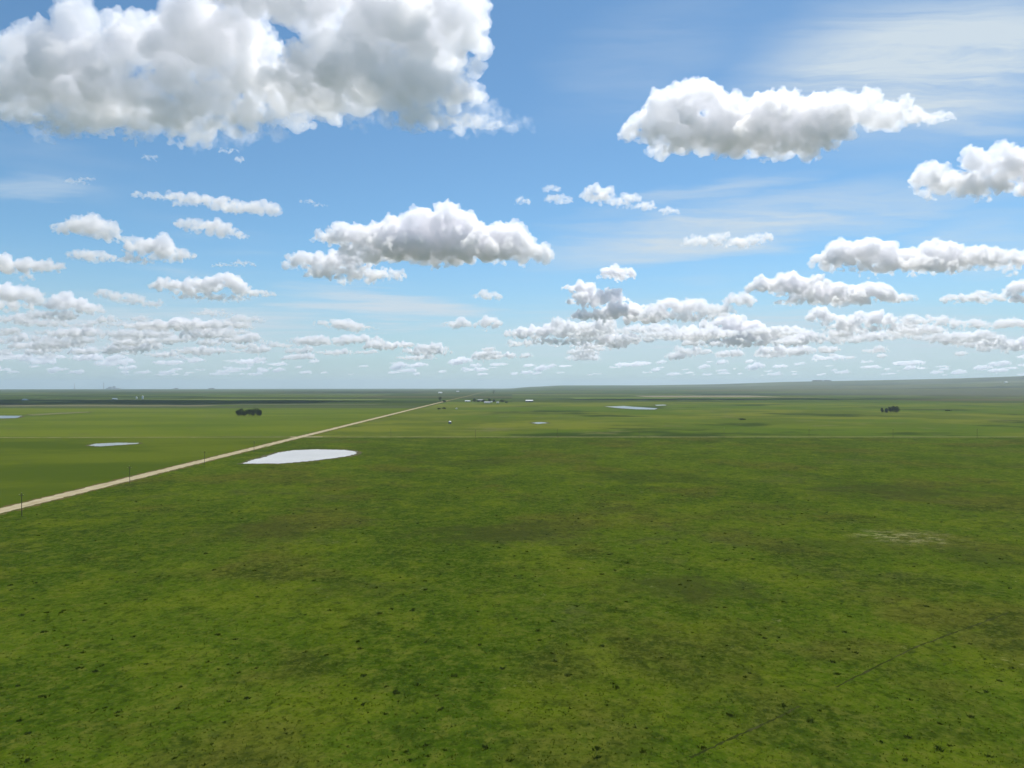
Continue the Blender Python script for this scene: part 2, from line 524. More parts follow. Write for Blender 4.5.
pond([(28, 414.6), (60, 412.9), (90, 411.8), (88, 412.6), (58, 414.2), (34, 415.6)], gravel_mat('dry_meadow', (.12, .13, .05), (.16, .16, .075), (.09, .10, .035)), 5.0, 8)

# ------------------------------------------------------------------ grass tufts and low brush on the near pasture


def leaf_material(name, c1, c2, scale=.15, tr=.25):
    m = bpy.data.materials.new(name)
    m.use_nodes = True
    N = Nodes(m.node_tree)
    Pp = N.n('ShaderNodeNewGeometry').outputs['Position']
    c = N.mix(N.ramp(N.noise(Pp, scale, 5.0, .65), .35, .65), c1, c2)
    bs = m.node_tree.nodes['Principled BSDF']
    m.node_tree.links.new(c, bs.inputs['Base Color'])
    bs.inputs['Roughness'].default_value = .7
    bs.inputs['Specular IOR Level'].default_value = 0.0
    t = N.n('ShaderNodeBsdfTranslucent', {0: c})
    mx = N.n('ShaderNodeMixShader', {0: tr, 1: bs.outputs[0], 2: t.outputs[0]})
    m.node_tree.links.new(mx.outputs[0], m.node_tree.nodes['Material Output'].inputs['Surface'])
    return m


m_grass = leaf_material('grass_blades', (.046, .070, .005), (.080, .100, .010), .12, .5)
m_brush = leaf_material('brush_leaves', (.030, .050, .006), (.052, .070, .010), .3, .5)
nr = np.random.default_rng(5)


def tufts(name, n, near, farr, hmin, hmax, spread, blades, mat, label, cat, clump=None):
    r = near + (farr - near) * nr.uniform(0, 1, n) ** 1.25
    a = nr.uniform(-.72, .72, n)
    x, y = r * np.sin(a), r * np.cos(a)
    if clump:
        f = np.sin(x / clump + 2 * np.sin(y / clump / 1.7)) * np.sin(y / clump * .8 + 2 * np.sin(x / clump / 2.3))
        keep = nr.uniform(-1, 1, n) < f + .1
        x, y = x[keep], y[keep]
    ok = np.abs(x - road_x(y)) > 9
    x, y = x[ok], y[ok]
    n = len(x)
    z = ground_z(x, y)
    h = hmin + (hmax - hmin) * nr.uniform(0, 1, n) ** 2.5
    verts = np.zeros((n, blades, 3, 3))
    for b in range(blades):
        ang = nr.uniform(0, 2 * math.pi, n)
        rad = spread * h * nr.uniform(.0, 1, n)
        bx, by = x + rad * np.cos(ang), y + rad * np.sin(ang)
        ph = nr.uniform(0, 2 * math.pi, n)
        w = h * nr.uniform(.25, .5, n)
        verts[:, b, 0] = np.stack([bx - w * np.cos(ph), by - w * np.sin(ph), z - .02], 1)
        verts[:, b, 1] = np.stack([bx + w * np.cos(ph), by + w * np.sin(ph), z - .02], 1)
        verts[:, b, 2] = np.stack([bx + rad * .5 * np.cos(ang), by + rad * .5 * np.sin(ang), z + h * nr.uniform(.5, 1, n)], 1)
    vv = verts.reshape(-1, 3)
    me = bpy.data.meshes.new(name)
    nf = len(vv) // 3
    me.vertices.add(len(vv))
    me.vertices.foreach_set('co', vv.ravel())
    me.loops.add(nf * 3)
    me.loops.foreach_set('vertex_index', np.arange(nf * 3))
    me.polygons.add(nf)
    me.polygons.foreach_set('loop_start', np.arange(nf) * 3)
    me.polygons.foreach_set('loop_total', np.full(nf, 3))
    me.update()
    me.materials.append(mat)
    o = link(bpy.data.objects.new(name, me))
    return tag(o, label, cat, kind='stuff')


tufts('grass', 100000, 90, 420, .08, .30, 1.5, 4, m_grass, 'short green pasture grass covering the near ground in tufts', 'grass')
tufts('undergrowth', 3000, 92, 420, .12, .48, 1.5, 26, m_brush, 'scattered dark low brush dotting the near pasture', 'brush', 9.0)

# ------------------------------------------------------------------ utility poles
m_pole = simple_mat('weathered_pole_wood', (.055, .042, .03), .85, 0, .3, 2.0)
m_porcelain = simple_mat('pale_insulator', (.42, .42, .40), .4, 0, .1, 3.0)
m_can = simple_mat('grey_paint', (.34, .35, .36), .5, 0, .1, 3.0)


def make_pole(h=10.6):
    t = thing('utility_pole', None, 'utility pole', (0, 0, 0))
    bm = bmesh.new()
    add_lathe(bm, [(.17, -.3), (.16, 0), (.14, h * .5), (.11, h - .1), (.1, h)], 10)
    bm_obj('pole', bm, m_pole, t, True)
    bm = bmesh.new()
    add_box(bm, -1.2, 1.2, -.20, -.09, h - 1.0, h - .86)
    add_tube(bm, (-.7, -.15, h - .95), (0, -.12, h - 1.6), .03, .03, 6)
    add_tube(bm, (.7, -.15, h - .95), (0, -.12, h - 1.6), .03, .03, 6)
    bm_obj('crossarm', bm, m_pole, t)
    for x, z in ((-1.05, h - .86), (1.05, h - .86), (0, h)):
        bm = bmesh.new()
        add_lathe(bm, [(.03, z), (.07, z + .06), (.05, z + .1), (.08, z + .15), (.04, z + .22)], 10, x, -.145 if x else 0)
        bm_obj('insulator', bm, m_porcelain, t, True)
    return t


def copy_tree(o, parent=None):
    c = o.copy()
    COL.objects.link(c)
    c.parent = parent
    for ch in [k for k in o.children]:
        copy_tree(ch, c)
    return c


pole0 = make_pole()
road_poles = [(22, 516, 'tall weathered utility pole nearest the left edge, standing right of the gravel road'),
              (130, 483.5, 'weathered utility pole beside the gravel road where it is widest apart from the pond'),
              (204.5, 464.8, 'utility pole beside the gravel road just left of the white pond'),
              (254, 452.8, 'utility pole beside the gravel road above the left tip of the white pond')]
used = False
for i, (px, py, lab) in enumerate(road_poles):
    o = pole0 if not used else copy_tree(pole0)
    used = True
    X, Y = at(px, py)
    o.location = (X, Y, GZ(X, Y))
    o.rotation_euler = (R(rng.uniform(-1.2, 1.2)), R(rng.uniform(-1.2, 1.2)), R(rng.uniform(-4, 4)))
    tag(o, lab, 'utility pole', 'utility poles along the gravel road')
ordn = ['first', 'second', 'third', 'fourth', 'fifth', 'sixth', 'seventh', 'eighth', 'ninth']
for i, px in enumerate((391, 475.5, 557.5, 639, 724, 809, 893, 977)):
    o = copy_tree(pole0)
    X, Y = at(px, 438.3)
    Y = TRACK_Y - 9
    X = (px - CX) / FPX * Y
    o.location = (X, Y, GZ(X, Y))
    o.rotation_euler = (R(rng.uniform(-1, 1)), R(rng.uniform(-1, 1)), R(90 + rng.uniform(-4, 4)))
    tag(o, ('utility pole beside the grass track, %s in the row going right from the crossroads' % ordn[i]), 'utility pole',
        'utility poles along the grass track')


# ------------------------------------------------------------------ trees
m_bark = simple_mat('bark', (.07, .055, .04), .9, 0, .3, 2.0)
m_leaf = leaf_material('tree_leaves', (.018, .032, .010), (.040, .060, .018), .35, .2)


def leaf_crown(rnd, h, w, nlobes=9, nleaf=900, low=.12):
    V, F = [], []
    lobes = []
    for k in range(nlobes):
        a = rnd.uniform(0, 2 * math.pi)
        rr = rnd.uniform(.0, .62) * w / 2
        z = rnd.uniform(low + .14, .84) * h
        r = rnd.uniform(.28, .44) * w * .62
        lobes.append((rr * math.cos(a), rr * math.sin(a), z, r, min(r, h * .26)))
    lobes.append((0, 0, h * .8, w * .25, h * .2))
    for k in range(nleaf):
        x, y, z, r, rz = rnd.choice(lobes)
        v = Vector((rnd.gauss(0, 1), rnd.gauss(0, 1), rnd.gauss(0, 1))).normalized() * rnd.uniform(.55, 1.05)
        c = Vector((x + v.x * r, y + v.y * r, max(h * low, z + v.z * rz)))
        s = rnd.uniform(.25, .55)
        M = Matrix.Rotation(rnd.uniform(0, 6.28), 3, 'Z') @ Matrix.Rotation(rnd.uniform(0, 3.14), 3, 'X')
        i = len(V)
        for q in ((-s, -s * .6, 0), (s, -s * .6, .1), (s * .8, s * .7, 0), (-s * .7, s * .6, .12)):
            V.append(tuple(c + M @ Vector(q)))
        F.append((i, i + 1, i + 2, i + 3))
    return V, F


def tree(px, py, hpx, wpx, label, group, name='tree', low=.12, dy_=0.0):
    X, Y = at(px, py)
    s = Y / FPX
    Y += dy_
    X = (px - CX) / FPX * Y
    rnd = random.Random(int(px * 31 + py * 7 + dy_))
    h, w = hpx * s, wpx * s * 1.45
    t = thing(name, label, 'tree', (X, Y, GZ(X, Y)), 0, group)
    bm = bmesh.new()
    add_tube(bm, (0, 0, -.3), (.1, 0, h * .35), h * .035, h * .025, 8)
    for k in range(5):
        a = k * 1.3 + rnd.uniform(0, .5)
        add_tube(bm, (.05, 0, h * (.18 + .04 * k)), (math.cos(a) * w * .28, math.sin(a) * w * .28, h * (.45 + .06 * k)), h * .015, h * .006, 6)
    bm_obj('trunk', bm, m_bark, t, True)
    V_, F_ = leaf_crown(rnd, h, w, 10, 1500 if h > 6 else 600, low)
    mesh_obj('crown', V_, F_, m_leaf, t)
    return t


GL = 'trees of the left grove'
for px, hp, wp, d, lab in ((238.0, 6.0, 6.5, 0, 'dense dark tree at the left end of the left grove'),
                           (241.5, 7.6, 6.0, 18, 'dark tree standing second from the left in the left grove'),
                           (245.0, 6.4, 6.0, -6, 'dark rounded tree left of the small gap in the left grove'),
                           (249.0, 6.6, 6.0, 14, 'dark tree right of the small gap in the left grove'),
                           (253.0, 7.0, 6.5, -4, 'dark tree standing third from the right in the left grove'),
                           (257.0, 7.9, 6.5, 12, 'tallest dark tree near the right end of the left grove'),
                           (260.0, 6.2, 5.0, 0, 'dark tree at the right end of the left grove')):
    tree(px, 416.2, hp, wp, lab, GL, dy_=d)
GR = 'trees of the right grove'
for px, hp, wp, d, lab in ((881.8, 5.0, 3.0, 0, 'small loose tree at the left end of the right grove'),
                           (886.6, 4.6, 3.6, -5, 'small round bush like tree in the middle of the right grove'),
                           (890.4, 5.6, 4.5, 10, 'dark tree at the left side of the right grove\'s dense clump'),
                           (893.5, 6.6, 5.0, 0, 'dark tree in the middle of the right grove\'s dense clump'),
                           (897.0, 6.6, 5.0, 6, 'dark tree at the right end of the right grove\'s dense clump')):
    tree(px, 412.6, hp, wp, lab, GR, low=.06, dy_=d)
GF = 'trees around the farmstead'
for px, py, hp, wp, lab in ((474.5, 402.2, 3.6, 3.6, 'dark farmstead tree beside the long white barn'),
                            (478.0, 402.6, 2.6, 3.2, 'low dark farmstead tree right of the barn side tree'),
                            (483.5, 402.4, 2.8, 3.6, 'dark farmstead tree before the first grey shed'),
                            (489.5, 401.9, 3.6, 3.8, 'tallest dark tree in the middle of the farmstead'),
                            (493.5, 402.2, 3.0, 3.0, 'dark farmstead tree between the grey house and the small white shed'),
                            (502.0, 402.4, 2.6, 4.5, 'broad low dark tree at the right end of the farmstead'),
                            (506.5, 403.0, 1.6, 3.2, 'last low bush like tree right of the farmstead')):
    tree(px, py, hp, wp, lab, GF)
tree(440.5, 401.4, 4.6, 3.6, 'lone dark tree by the far end of the gravel road', None)
tree(443.8, 402.0, 2.0, 4.0, 'low spreading tree right beside the lone roadside tree', None)
tree(439.0, 409.4, 1.3, 4.5, 'low dark bush in the field right of the gravel road', None, 'bush')
tree(444.0, 409.0, 1.6, 4.0, 'low green bush next to the field bush near the gravel road', None, 'bush')
tree(493.6, 394.2, 4.2, 3.2, 'distant blue green tree behind the farmstead', None)
tree(948.5, 411.0, 1.0, 5.0, 'flat dark thicket right of the right grove', None, 'bush')
tree(742.5, 419.8, 1.2, 7.0, 'flat dark thicket in the middle of the open range', None, 'bush')
for px, wp, hp, lab in ((176, 3.5, 1.5, 'left one of the two distant shelterbelt clumps on the left horizon'), (212, 5.0, 1.6, 'right one of the two distant shelterbelt clumps on the left horizon'),
                        (818, 10, 2.2, 'hazy block of trees on the crest of the right ridge'), (828, 7, 1.8, 'smaller hazy block of trees on the crest of the right ridge')):
    if px > 500:
        Yk = 14200.0
        X = (px - CX) / FPX * Yk
    else:
        Yk = 17000.0
        X = (px - CX) / FPX * Yk
    s = Yk / FPX
    rnd = random.Random(px)
    t = thing('tree_clump', lab, 'trees', (X, Yk, GZ(X, Yk) - 2), 0, None)
    V_, F_ = [], []
    for k in range(int(wp * 2.5)):
        v1, f1 = leaf_crown(rnd, hp * s * rnd.uniform(.3, .5), s * 1.6, 6, 60, .02)
        ox, oy = (k / (wp * 2.5) - .5) * wp * s, rnd.uniform(-60, 60)
        n0 = len(V_)
        c0 = [sum(v1[f[0]][i] for i in range(3)) for f in f1]
        V_ += [(ox + v[0] * 1.0, oy + v[1], v[2] * 1.6) for v in v1]
        F_ += [tuple(i + n0 for i in f) for f in f1]
    # leaves scaled up to whole crowns at this distance
    VV = []
    for f in F_:
        pts4 = [Vector(V_[i]) for i in f]
        c = sum(pts4, Vector()) / 4
        VV += [tuple(c + (p - c) * 14) for p in pts4]
    FF = [tuple(range(i * 4, i * 4 + 4)) for i in range(len(F_))]
    mesh_obj('crown', VV, FF, m_leaf, t)

# ------------------------------------------------------------------ buildings
m_white = simple_mat('white_paint', (.72, .72, .70), .6, 0, .08, .3)
m_tin = simple_mat('bright_sheet_roof', (.74, .75, .76), .45, 0, .08, .3)
m_greyroof = simple_mat('grey_roof', (.30, .31, .33), .6, 0, .15, .3)
m_greywall = simple_mat('grey_siding', (.33, .34, .36), .7, 0, .15, .3)
m_darkwall = simple_mat('dark_siding', (.09, .10, .12), .7, 0, .15, .3)
m_glass = simple_mat('dark_glass', (.03, .035, .04), .15, 0, .1, 1.0)
m_door = simple_mat('door_paint', (.16, .15, .14), .6, 0, .1, 1.0)
m_conc = simple_mat('concrete', (.34, .34, .34), .8, 0, .1, .02)


def building(name, label, cat, X, Y, w, d, h, wall, roof, rotz=0.0, group=None, door_w=3.0, wins=2, pitch=.32):
    t = thing(name, label, cat, (X, Y, GZ(X, Y)), rotz, group)
    bm = bmesh.new()
    rise = pitch * d / 2
    a = [bm.verts.new(p) for p in ((-w / 2, -d / 2, -.4), (w / 2, -d / 2, -.4), (w / 2, d / 2, -.4), (-w / 2, d / 2, -.4),
                                   (-w / 2, -d / 2, h), (w / 2, -d / 2, h), (w / 2, d / 2, h), (-w / 2, d / 2, h),
                                   (-w / 2, 0, h + rise), (w / 2, 0, h + rise))]
    for f in ((0, 1, 5, 4), (2, 3, 7, 6), (1, 2, 6, 9, 5), (3, 0, 4, 8, 7)):
        bm.faces.new([a[i] for i in f])
    bm_obj('wall', bm, wall, t)
    bm = bmesh.new()
    o = .45
    k = rise / (d / 2)
    for s in (-1, 1):
        lo = [(-w / 2 - o, s * (d / 2 + o), h - o * k + .05), (w / 2 + o, s * (d / 2 + o), h - o * k + .05), (w / 2 + o, 0, h + rise + .05), (-w / 2 - o, 0, h + rise + .05)]
        vs1 = [bm.verts.new(p) for p in lo]
        vs2 = [bm.verts.new((p[0], p[1], p[2] + .18)) for p in lo]
        bm.faces.new(vs1)
        bm.faces.new(vs2)
        for i in range(4):
            if i != 2:
                bm.faces.new((vs1[i], vs1[(i + 1) % 4], vs2[(i + 1) % 4], vs2[i]))
    bmesh.ops.recalc_face_normals(bm, faces=bm.faces[:])
    bm_obj('roof', bm, roof, t)
    bm = bmesh.new()
    add_box(bm, -door_w / 2 - w * .2, door_w / 2 - w * .2, -d / 2 - .06, -d / 2 + .02, 0, min(h * .8, 3.6 if door_w > 2 else 2.1))
    bm_obj('door', bm, m_door, t)
    for i in range(wins):
        bm = bmesh.new()
        x = w * (.08 + .3 * i)
        add_box(bm, x - .6, x + .6, -d / 2 - .05, -d / 2 + .02, 1.0, 2.2)
        bm_obj('window', bm, m_glass, t)
    return t


def b_at(px, py, wpx, d, hpx, name, label, cat, wall, roof, **k):
    X, Y = at(px, py)
    s = Y / FPX
    return building(name, label, cat, X, Y, wpx * s, d, hpx * s, wall, roof, **k)


b_at(467.0 + .6, 401.8, 5.2, 11, .9, 'barn', 'long low white barn at the left end of the farmstead', 'barn', m_white, m_tin, door_w=4)
b_at(480.8, 401.2, 6.0, 12, 1.2, 'shed', 'grey roofed shed just right of the farmstead\'s white barn', 'shed', m_greywall, m_greyroof, door_w=4)
b_at(487.2, 403.2, 6.0, 9, 1.0, 'farmhouse', 'grey farmhouse in front of the tallest farmstead tree', 'house', m_greywall, m_tin, door_w=1, wins=3)
b_at(491.5, 402.6, 1.6, 5, 1.1, 'shed', 'small white shed in the middle of the farmstead', 'shed', m_white, m_tin, door_w=1.2, wins=0)
b_at(497.8, 403.2, 2.4, 6, 1.0, 'shed', 'small white shed near the right end of the farmstead', 'shed', m_white, m_tin, door_w=1.5, wins=1)
b_at(529.3, 402.0, 7.2, 16, 1.3, 'machine_shed', 'long dark walled machine shed with a bright roof, alone right of the farmstead', 'shed', m_darkwall, m_tin, door_w=6, wins=1)
b_at(440.3, 393.2, 3.6, 26, .7, 'warehouse', 'white flat building beyond the far end of the gravel road', 'building', m_white, m_tin, door_w=6, wins=0)
b_at(457.7, 391.9, 2.6, 26, .5, 'warehouse', 'faint pale building on the horizon right of the far road end', 'building', m_greywall, m_tin, door_w=6, wins=0)
b_at(115.0, 399.4, 4.2, 16, .6, 'barn', 'pale low barn among dark fields left of the two grain bins', 'barn', m_white, m_tin, door_w=5, wins=1)
b_at(25.2, 400.2, 3.6, 16, .6, 'barn', 'pale low barn far off near the left edge', 'barn', m_white, m_tin, door_w=5, wins=1)
b_at(1005.8, 383.6 + 7, 2.4, 30, .8, 'barn', 'white barn high on the hazy ridge near the right edge', 'barn', m_white, m_tin, door_w=5, wins=0)
b_at(456.5, 409.2, 1.2, 2.4, .9, 'shed', 'tiny white shed alone in the field below the farmstead\'s left end', 'shed', m_white, m_tin, door_w=.8, wins=0)


def bin_(px, py, r, h, label, name='grain_bin', wall=None, roof=None):
    X, Y = at(px, py)
    t = thing(name, label, 'grain bin' if name == 'grain_bin' else 'tank', (X, Y, GZ(X, Y)))
    bm = bmesh.new()
    add_lathe(bm, [(r, -.3)] + [(r + (.03 if k % 2 else 0), h * k / 12) for k in range(13)], 28)
    bm_obj('wall', bm, wall or m_tin, t, False)
    bm = bmesh.new()
    add_lathe(bm, [(r + .12, h - .02), (r * .9, h + r * .12), (r * .5, h + r * .42), (r * .12, h + r * .62), (.1, h + r * .66)], 28)
    bm_obj('roof', bm, roof or m_tin, t)
    bm = bmesh.new()
    add_box(bm, -.5, .5, -r - .12, -r + .1, .2, 2.1)
    bm_obj('hatch', bm, m_can, t)
    for k in (-.25, .25):
        pass
    return t


bin_(142.6, 399.2, 3.6, 13, 'taller of two pale grain bins in the dark fields on the left')
bin_(136.6, 399.0, 3.2, 8, 'shorter of two pale grain bins in the dark fields on the left')
bin_(449.9, 423.7, 2.3, 3.1, 'dark sided stock tank with a pale domed lid in the range above the middle', 'storage_tank', m_darkwall, m_tin)


def stack(t, x, y, r, h, z0=0.0):
    bm = bmesh.new()
    add_lathe(bm, [(r, z0), (r * .8, h * .5), (r * .68, h * .97), (r * .74, h * .975), (r * .72, h)], 20, x, y)
    return bm_obj('chimney', bm, m_conc, t)


Yp = 20000.0
Xp = (104 - CX) / FPX * Yp
pp = thing('power_plant', 'hazy power station with one tall chimney on the left horizon', 'power station', (Xp, Yp, GZ(Xp, Yp) - 5))
stack(pp, -8, 0, 11, 185)
for nm, x0, x1, hh in (('boiler_house', 110, 210, 74), ('turbine_hall', 60, 420, 36), ('coal_bunker', 235, 290, 92)):
    bm = bmesh.new()
    add_box(bm, x0, x1, 0 if nm != 'coal_bunker' else 20, 90 if nm != 'coal_bunker' else 70, 0, hh)
    bmesh.ops.bevel(bm, geom=bm.edges[:], offset=3, segments=1)
    bm_obj(nm, bm, m_conc, pp)
Xq = (74.6 - CX) / FPX * Yp
ch = thing('chimney', 'thin hazy chimney standing alone left of the power station', 'chimney', (Xq, Yp, GZ(Xq, Yp) - 5))
bm = bmesh.new()
add_lathe(bm, [(9, 0), (7, 80), (5.5, 165), (6, 167), (5.8, 172)], 16)
bm_obj('shaft', bm, m_conc, ch)
bm = bmesh.new()
add_box(bm, -22, 26, -12, 14, 0, 26)
bmesh.ops.bevel(bm, geom=bm.edges[:], offset=1.5, segments=1)
bm_obj('base', bm, m_conc, ch)

# ------------------------------------------------------------------ the air over the plain
m_haze = bpy.data.materials.new('haze')
m_haze.use_nodes = True
m_haze.node_tree.nodes.clear()
HN = Nodes(m_haze.node_tree)
hv = HN.n('ShaderNodeVolumePrincipled', {'Color': (.74, .88, 1, 1), 'Density': 4.1e-5, 'Anisotropy': .2})
m_haze.node_tree.links.new(hv.outputs[0], HN.n('ShaderNodeOutputMaterial').inputs['Volume'])
bm = bmesh.new()
add_box(bm, -40500, 40500, -40500, 40500, -160, 330)
tag(bm_obj('haze', bm, m_haze), 'pale blue haze lying over the far plain', 'haze', kind='stuff')

# ------------------------------------------------------------------ clouds
m_cloud = bpy.data.materials.new('cloud_vapour')
m_cloud.use_nodes = True
m_cloud.node_tree.nodes.clear()
CN = Nodes(m_cloud.node_tree)
pv = CN.n('ShaderNodeVolumePrincipled', {'Color': (1, .994, 1, 1), 'Density': 0.018, 'Anisotropy': 0.5})
m_cloud.node_tree.links.new(pv.outputs[0], CN.n('ShaderNodeOutputMaterial').inputs['Volume'])
m_light = m_cloud.copy()
m_light.name = 'light_cloud_vapour'
m_light.node_tree.nodes['Principled Volume'].inputs['Density'].default_value = .0125
m_veil = m_cloud.copy()
m_veil.name = 'thin_vapour'
m_veil.node_tree.nodes['Principled Volume'].inputs['Density'].default_value = .0028
BASE_ALT = 1250.0


def puff_points(rnd, lobes, s, depth_k=.9, kids=(9, 6)):
    """lobes in pixels (dx, dz, rx, rz) round the cloud's middle; s = metres per pixel"""
    pts = []
    zmin = min(l[1] - l[3] for l in lobes)
    for (lx, lz, rx, rz) in lobes:
        n = max(5, int(3.6 * rx / max(rz, 1)) + 2)
        dep = .5 * (rx + rz) * depth_k
        for k in range(2 * n):
            if k < n:                                 # the spine that fills the body
                a = -1 + 2 * (k + .5) / n
                b = rnd.uniform(-.25, .25)
                q = math.sqrt(1 - a * a)
                r = rz * q * rnd.uniform(.62, 1.08)
                x, y, z = lx + a * rx, b * dep, lz + rnd.uniform(-.12, .12) * rz * q
            else:                                     # heads in front of it, behind it and on top
                a = rnd.uniform(-.95, .95)
                b = rnd.choice((-1, 1)) * rnd.uniform(.3, 1)
                q = math.sqrt(1 - a * a)
                r = rz * rnd.uniform(.4, .7) * q
                x, y, z = lx + a * rx, b * dep * q * .9, lz + rnd.uniform(-.5, .45) * rz * q
            if r < .7:
                continue
            for j in range(kids[0]):
                th = rnd.uniform(0, 2 * math.pi)
                ph = rnd.uniform(-.1, 1.4)
                rr = r * rnd.uniform(.28, .5)
                ux, uy, uz = math.cos(th) * math.cos(ph), math.sin(th) * math.cos(ph), math.sin(ph)
                kx, ky, kz = x + ux * r * .88, y + uy * r * .88, z + uz * r * .88
                pts.append((kx, ky, kz, rr))
                for i in range(kids[1]):
                    th2 = rnd.uniform(0, 2 * math.pi)
                    ph2 = rnd.uniform(-.2, 1.4)
                    r2 = rr * rnd.uniform(.3, .5)
                    if r2 < .7:
                        continue
                    pts.append((kx + math.cos(th2) * math.cos(ph2) * rr * .9, ky + math.sin(th2) * math.cos(ph2) * rr * .9,
                                kz + math.sin(ph2) * rr * .9, r2))
    out = []
    for x, y, z, r in pts:
        lowest = z - r
        if lowest < zmin:
            z += (zmin - lowest) * .8
        out.append((x * s, y * s, z * s, r * s))
    return out, zmin * s


def cloud_mesh(name, pts, zb, s, seed, rough=1.0, vox=1.5, flat=2.5):
    me = bpy.data.meshes.new(name)
    me.from_pydata([p[:3] for p in pts], [], [])
    at_ = me.attributes.new('rad', 'FLOAT', 'POINT')
    at_.data.foreach_set('value', [p[3] for p in pts])
    o = link(bpy.data.objects.new(name, me))
    ng = bpy.data.node_groups.new('cloud_body', 'GeometryNodeTree')
    ng.interface.new_socket('Geometry', in_out='INPUT', socket_type='NodeSocketGeometry')
    ng.interface.new_socket('Geometry', in_out='OUTPUT', socket_type='NodeSocketGeometry')
    b = Nodes(ng)
    gi = b.n('NodeGroupInput')
    rad = b.n('GeometryNodeInputNamedAttribute', {'Name': 'rad'}, data_type='FLOAT').outputs[0]
    mp = b.n('GeometryNodeMeshToPoints', {0: gi.outputs[0], 'Radius': rad})
    V = vox * s
    pvn = b.n('GeometryNodePointsToVolume', {0: mp.outputs[0], 'Density': 1.0, 'Radius': rad}, resolution_mode='VOXEL_SIZE')
    pvn.inputs['Voxel Size'].default_value = V
    ng.links.new(rad, pvn.inputs['Radius'])
    vm = b.n('GeometryNodeVolumeToMesh', {0: pvn.outputs[0], 'Threshold': .03}, resolution_mode='GRID')

    def disp(geo, wl, amp, det, w, billow=False):
        p = b.n('GeometryNodeInputPosition').outputs[0]
        nn = b.n('GeometryNodeInputNormal').outputs[0]
        if billow:
            h = b.n('ShaderNodeTexVoronoi', {'Vector': p, 'Scale': 1 / (wl * s), 'Detail': det, 'Roughness': .55}, feature='F1').outputs[0]
            h = b.m('SUBTRACT', .5, h)
        else:
            h = b.m('SUBTRACT', b.noise(p, 1 / (wl * s), det, .62, w), .5)
        up = b.ramp(b.xyz(nn)[2], -.7, .1, .45, 1.0)
        h = b.m('MULTIPLY', b.m('MULTIPLY', h, up), amp * s)
        return b.n('GeometryNodeSetPosition', {0: geo, 'Offset': b.v('MULTIPLY', nn, b.comb(h, h, h))}).outputs[0]
    g = vm.outputs[0]
    # warp whole space a little, then roughen the skin
    p = b.n('GeometryNodeInputPosition').outputs[0]
    wn = b.n('ShaderNodeTexNoise', {'Vector': p, 'W': float(seed), 'Scale': 1 / (26 * s), 'Detail': 4.0, 'Roughness': .6}, noise_dimensions='4D').outputs['Color']
    off = b.v('MULTIPLY', b.v('SUBTRACT', wn, (.5, .5, .5)), (20 * s * rough, 20 * s * rough, 12 * s * rough))
    g = b.n('GeometryNodeSetPosition', {0: g, 'Offset': off}).outputs[0]
    g = disp(g, 14, 12 * rough, 6.0, seed + .5)
    g = disp(g, 7, 4 * rough, 2.0, 0, True)
    # the flat underside
    p = b.n('GeometryNodeInputPosition').outputs[0]
    px_, py_, pz_ = b.xyz(p)[:3]
    below = b.m('MINIMUM', b.m('SUBTRACT', pz_, zb + flat * s), 0.0)
    g = b.n('GeometryNodeSetPosition', {0: g, 'Offset': b.comb(0.0, 0.0, b.m('MULTIPLY', below, -.8))}).outputs[0]
    mv = b.n('GeometryNodeMeshToVolume', {0: g, 'Density': 1.0}, resolution_mode='VOXEL_SIZE')
    mv.inputs['Voxel Size'].default_value = V
    mv.inputs['Interior Band Width'].default_value = V * 3
    vm2 = b.n('GeometryNodeVolumeToMesh', {0: mv.outputs[0], 'Threshold': .03}, resolution_mode='GRID')
    g = disp(vm2.outputs[0], 4.5, 5.2 * rough, 6.0, seed + 3)
    ng.links.new(g, b.n('NodeGroupOutput').inputs[0])
    md = o.modifiers.new('body', 'NODES')
    md.node_group = ng
    dg = bpy.context.evaluated_depsgraph_get()
    me2 = bpy.data.meshes.new_from_object(o.evaluated_get(dg), depsgraph=dg)
    o.modifiers.clear()
    o.data = me2
    me2.name = name
    for a in list(me2.attributes):
        if a.name == 'rad':
            me2.attributes.remove(a)
    me2.materials.clear()
    me2.materials.append(m_cloud)
    bpy.data.meshes.remove(me)
    bpy.data.node_groups.remove(ng)
    return o


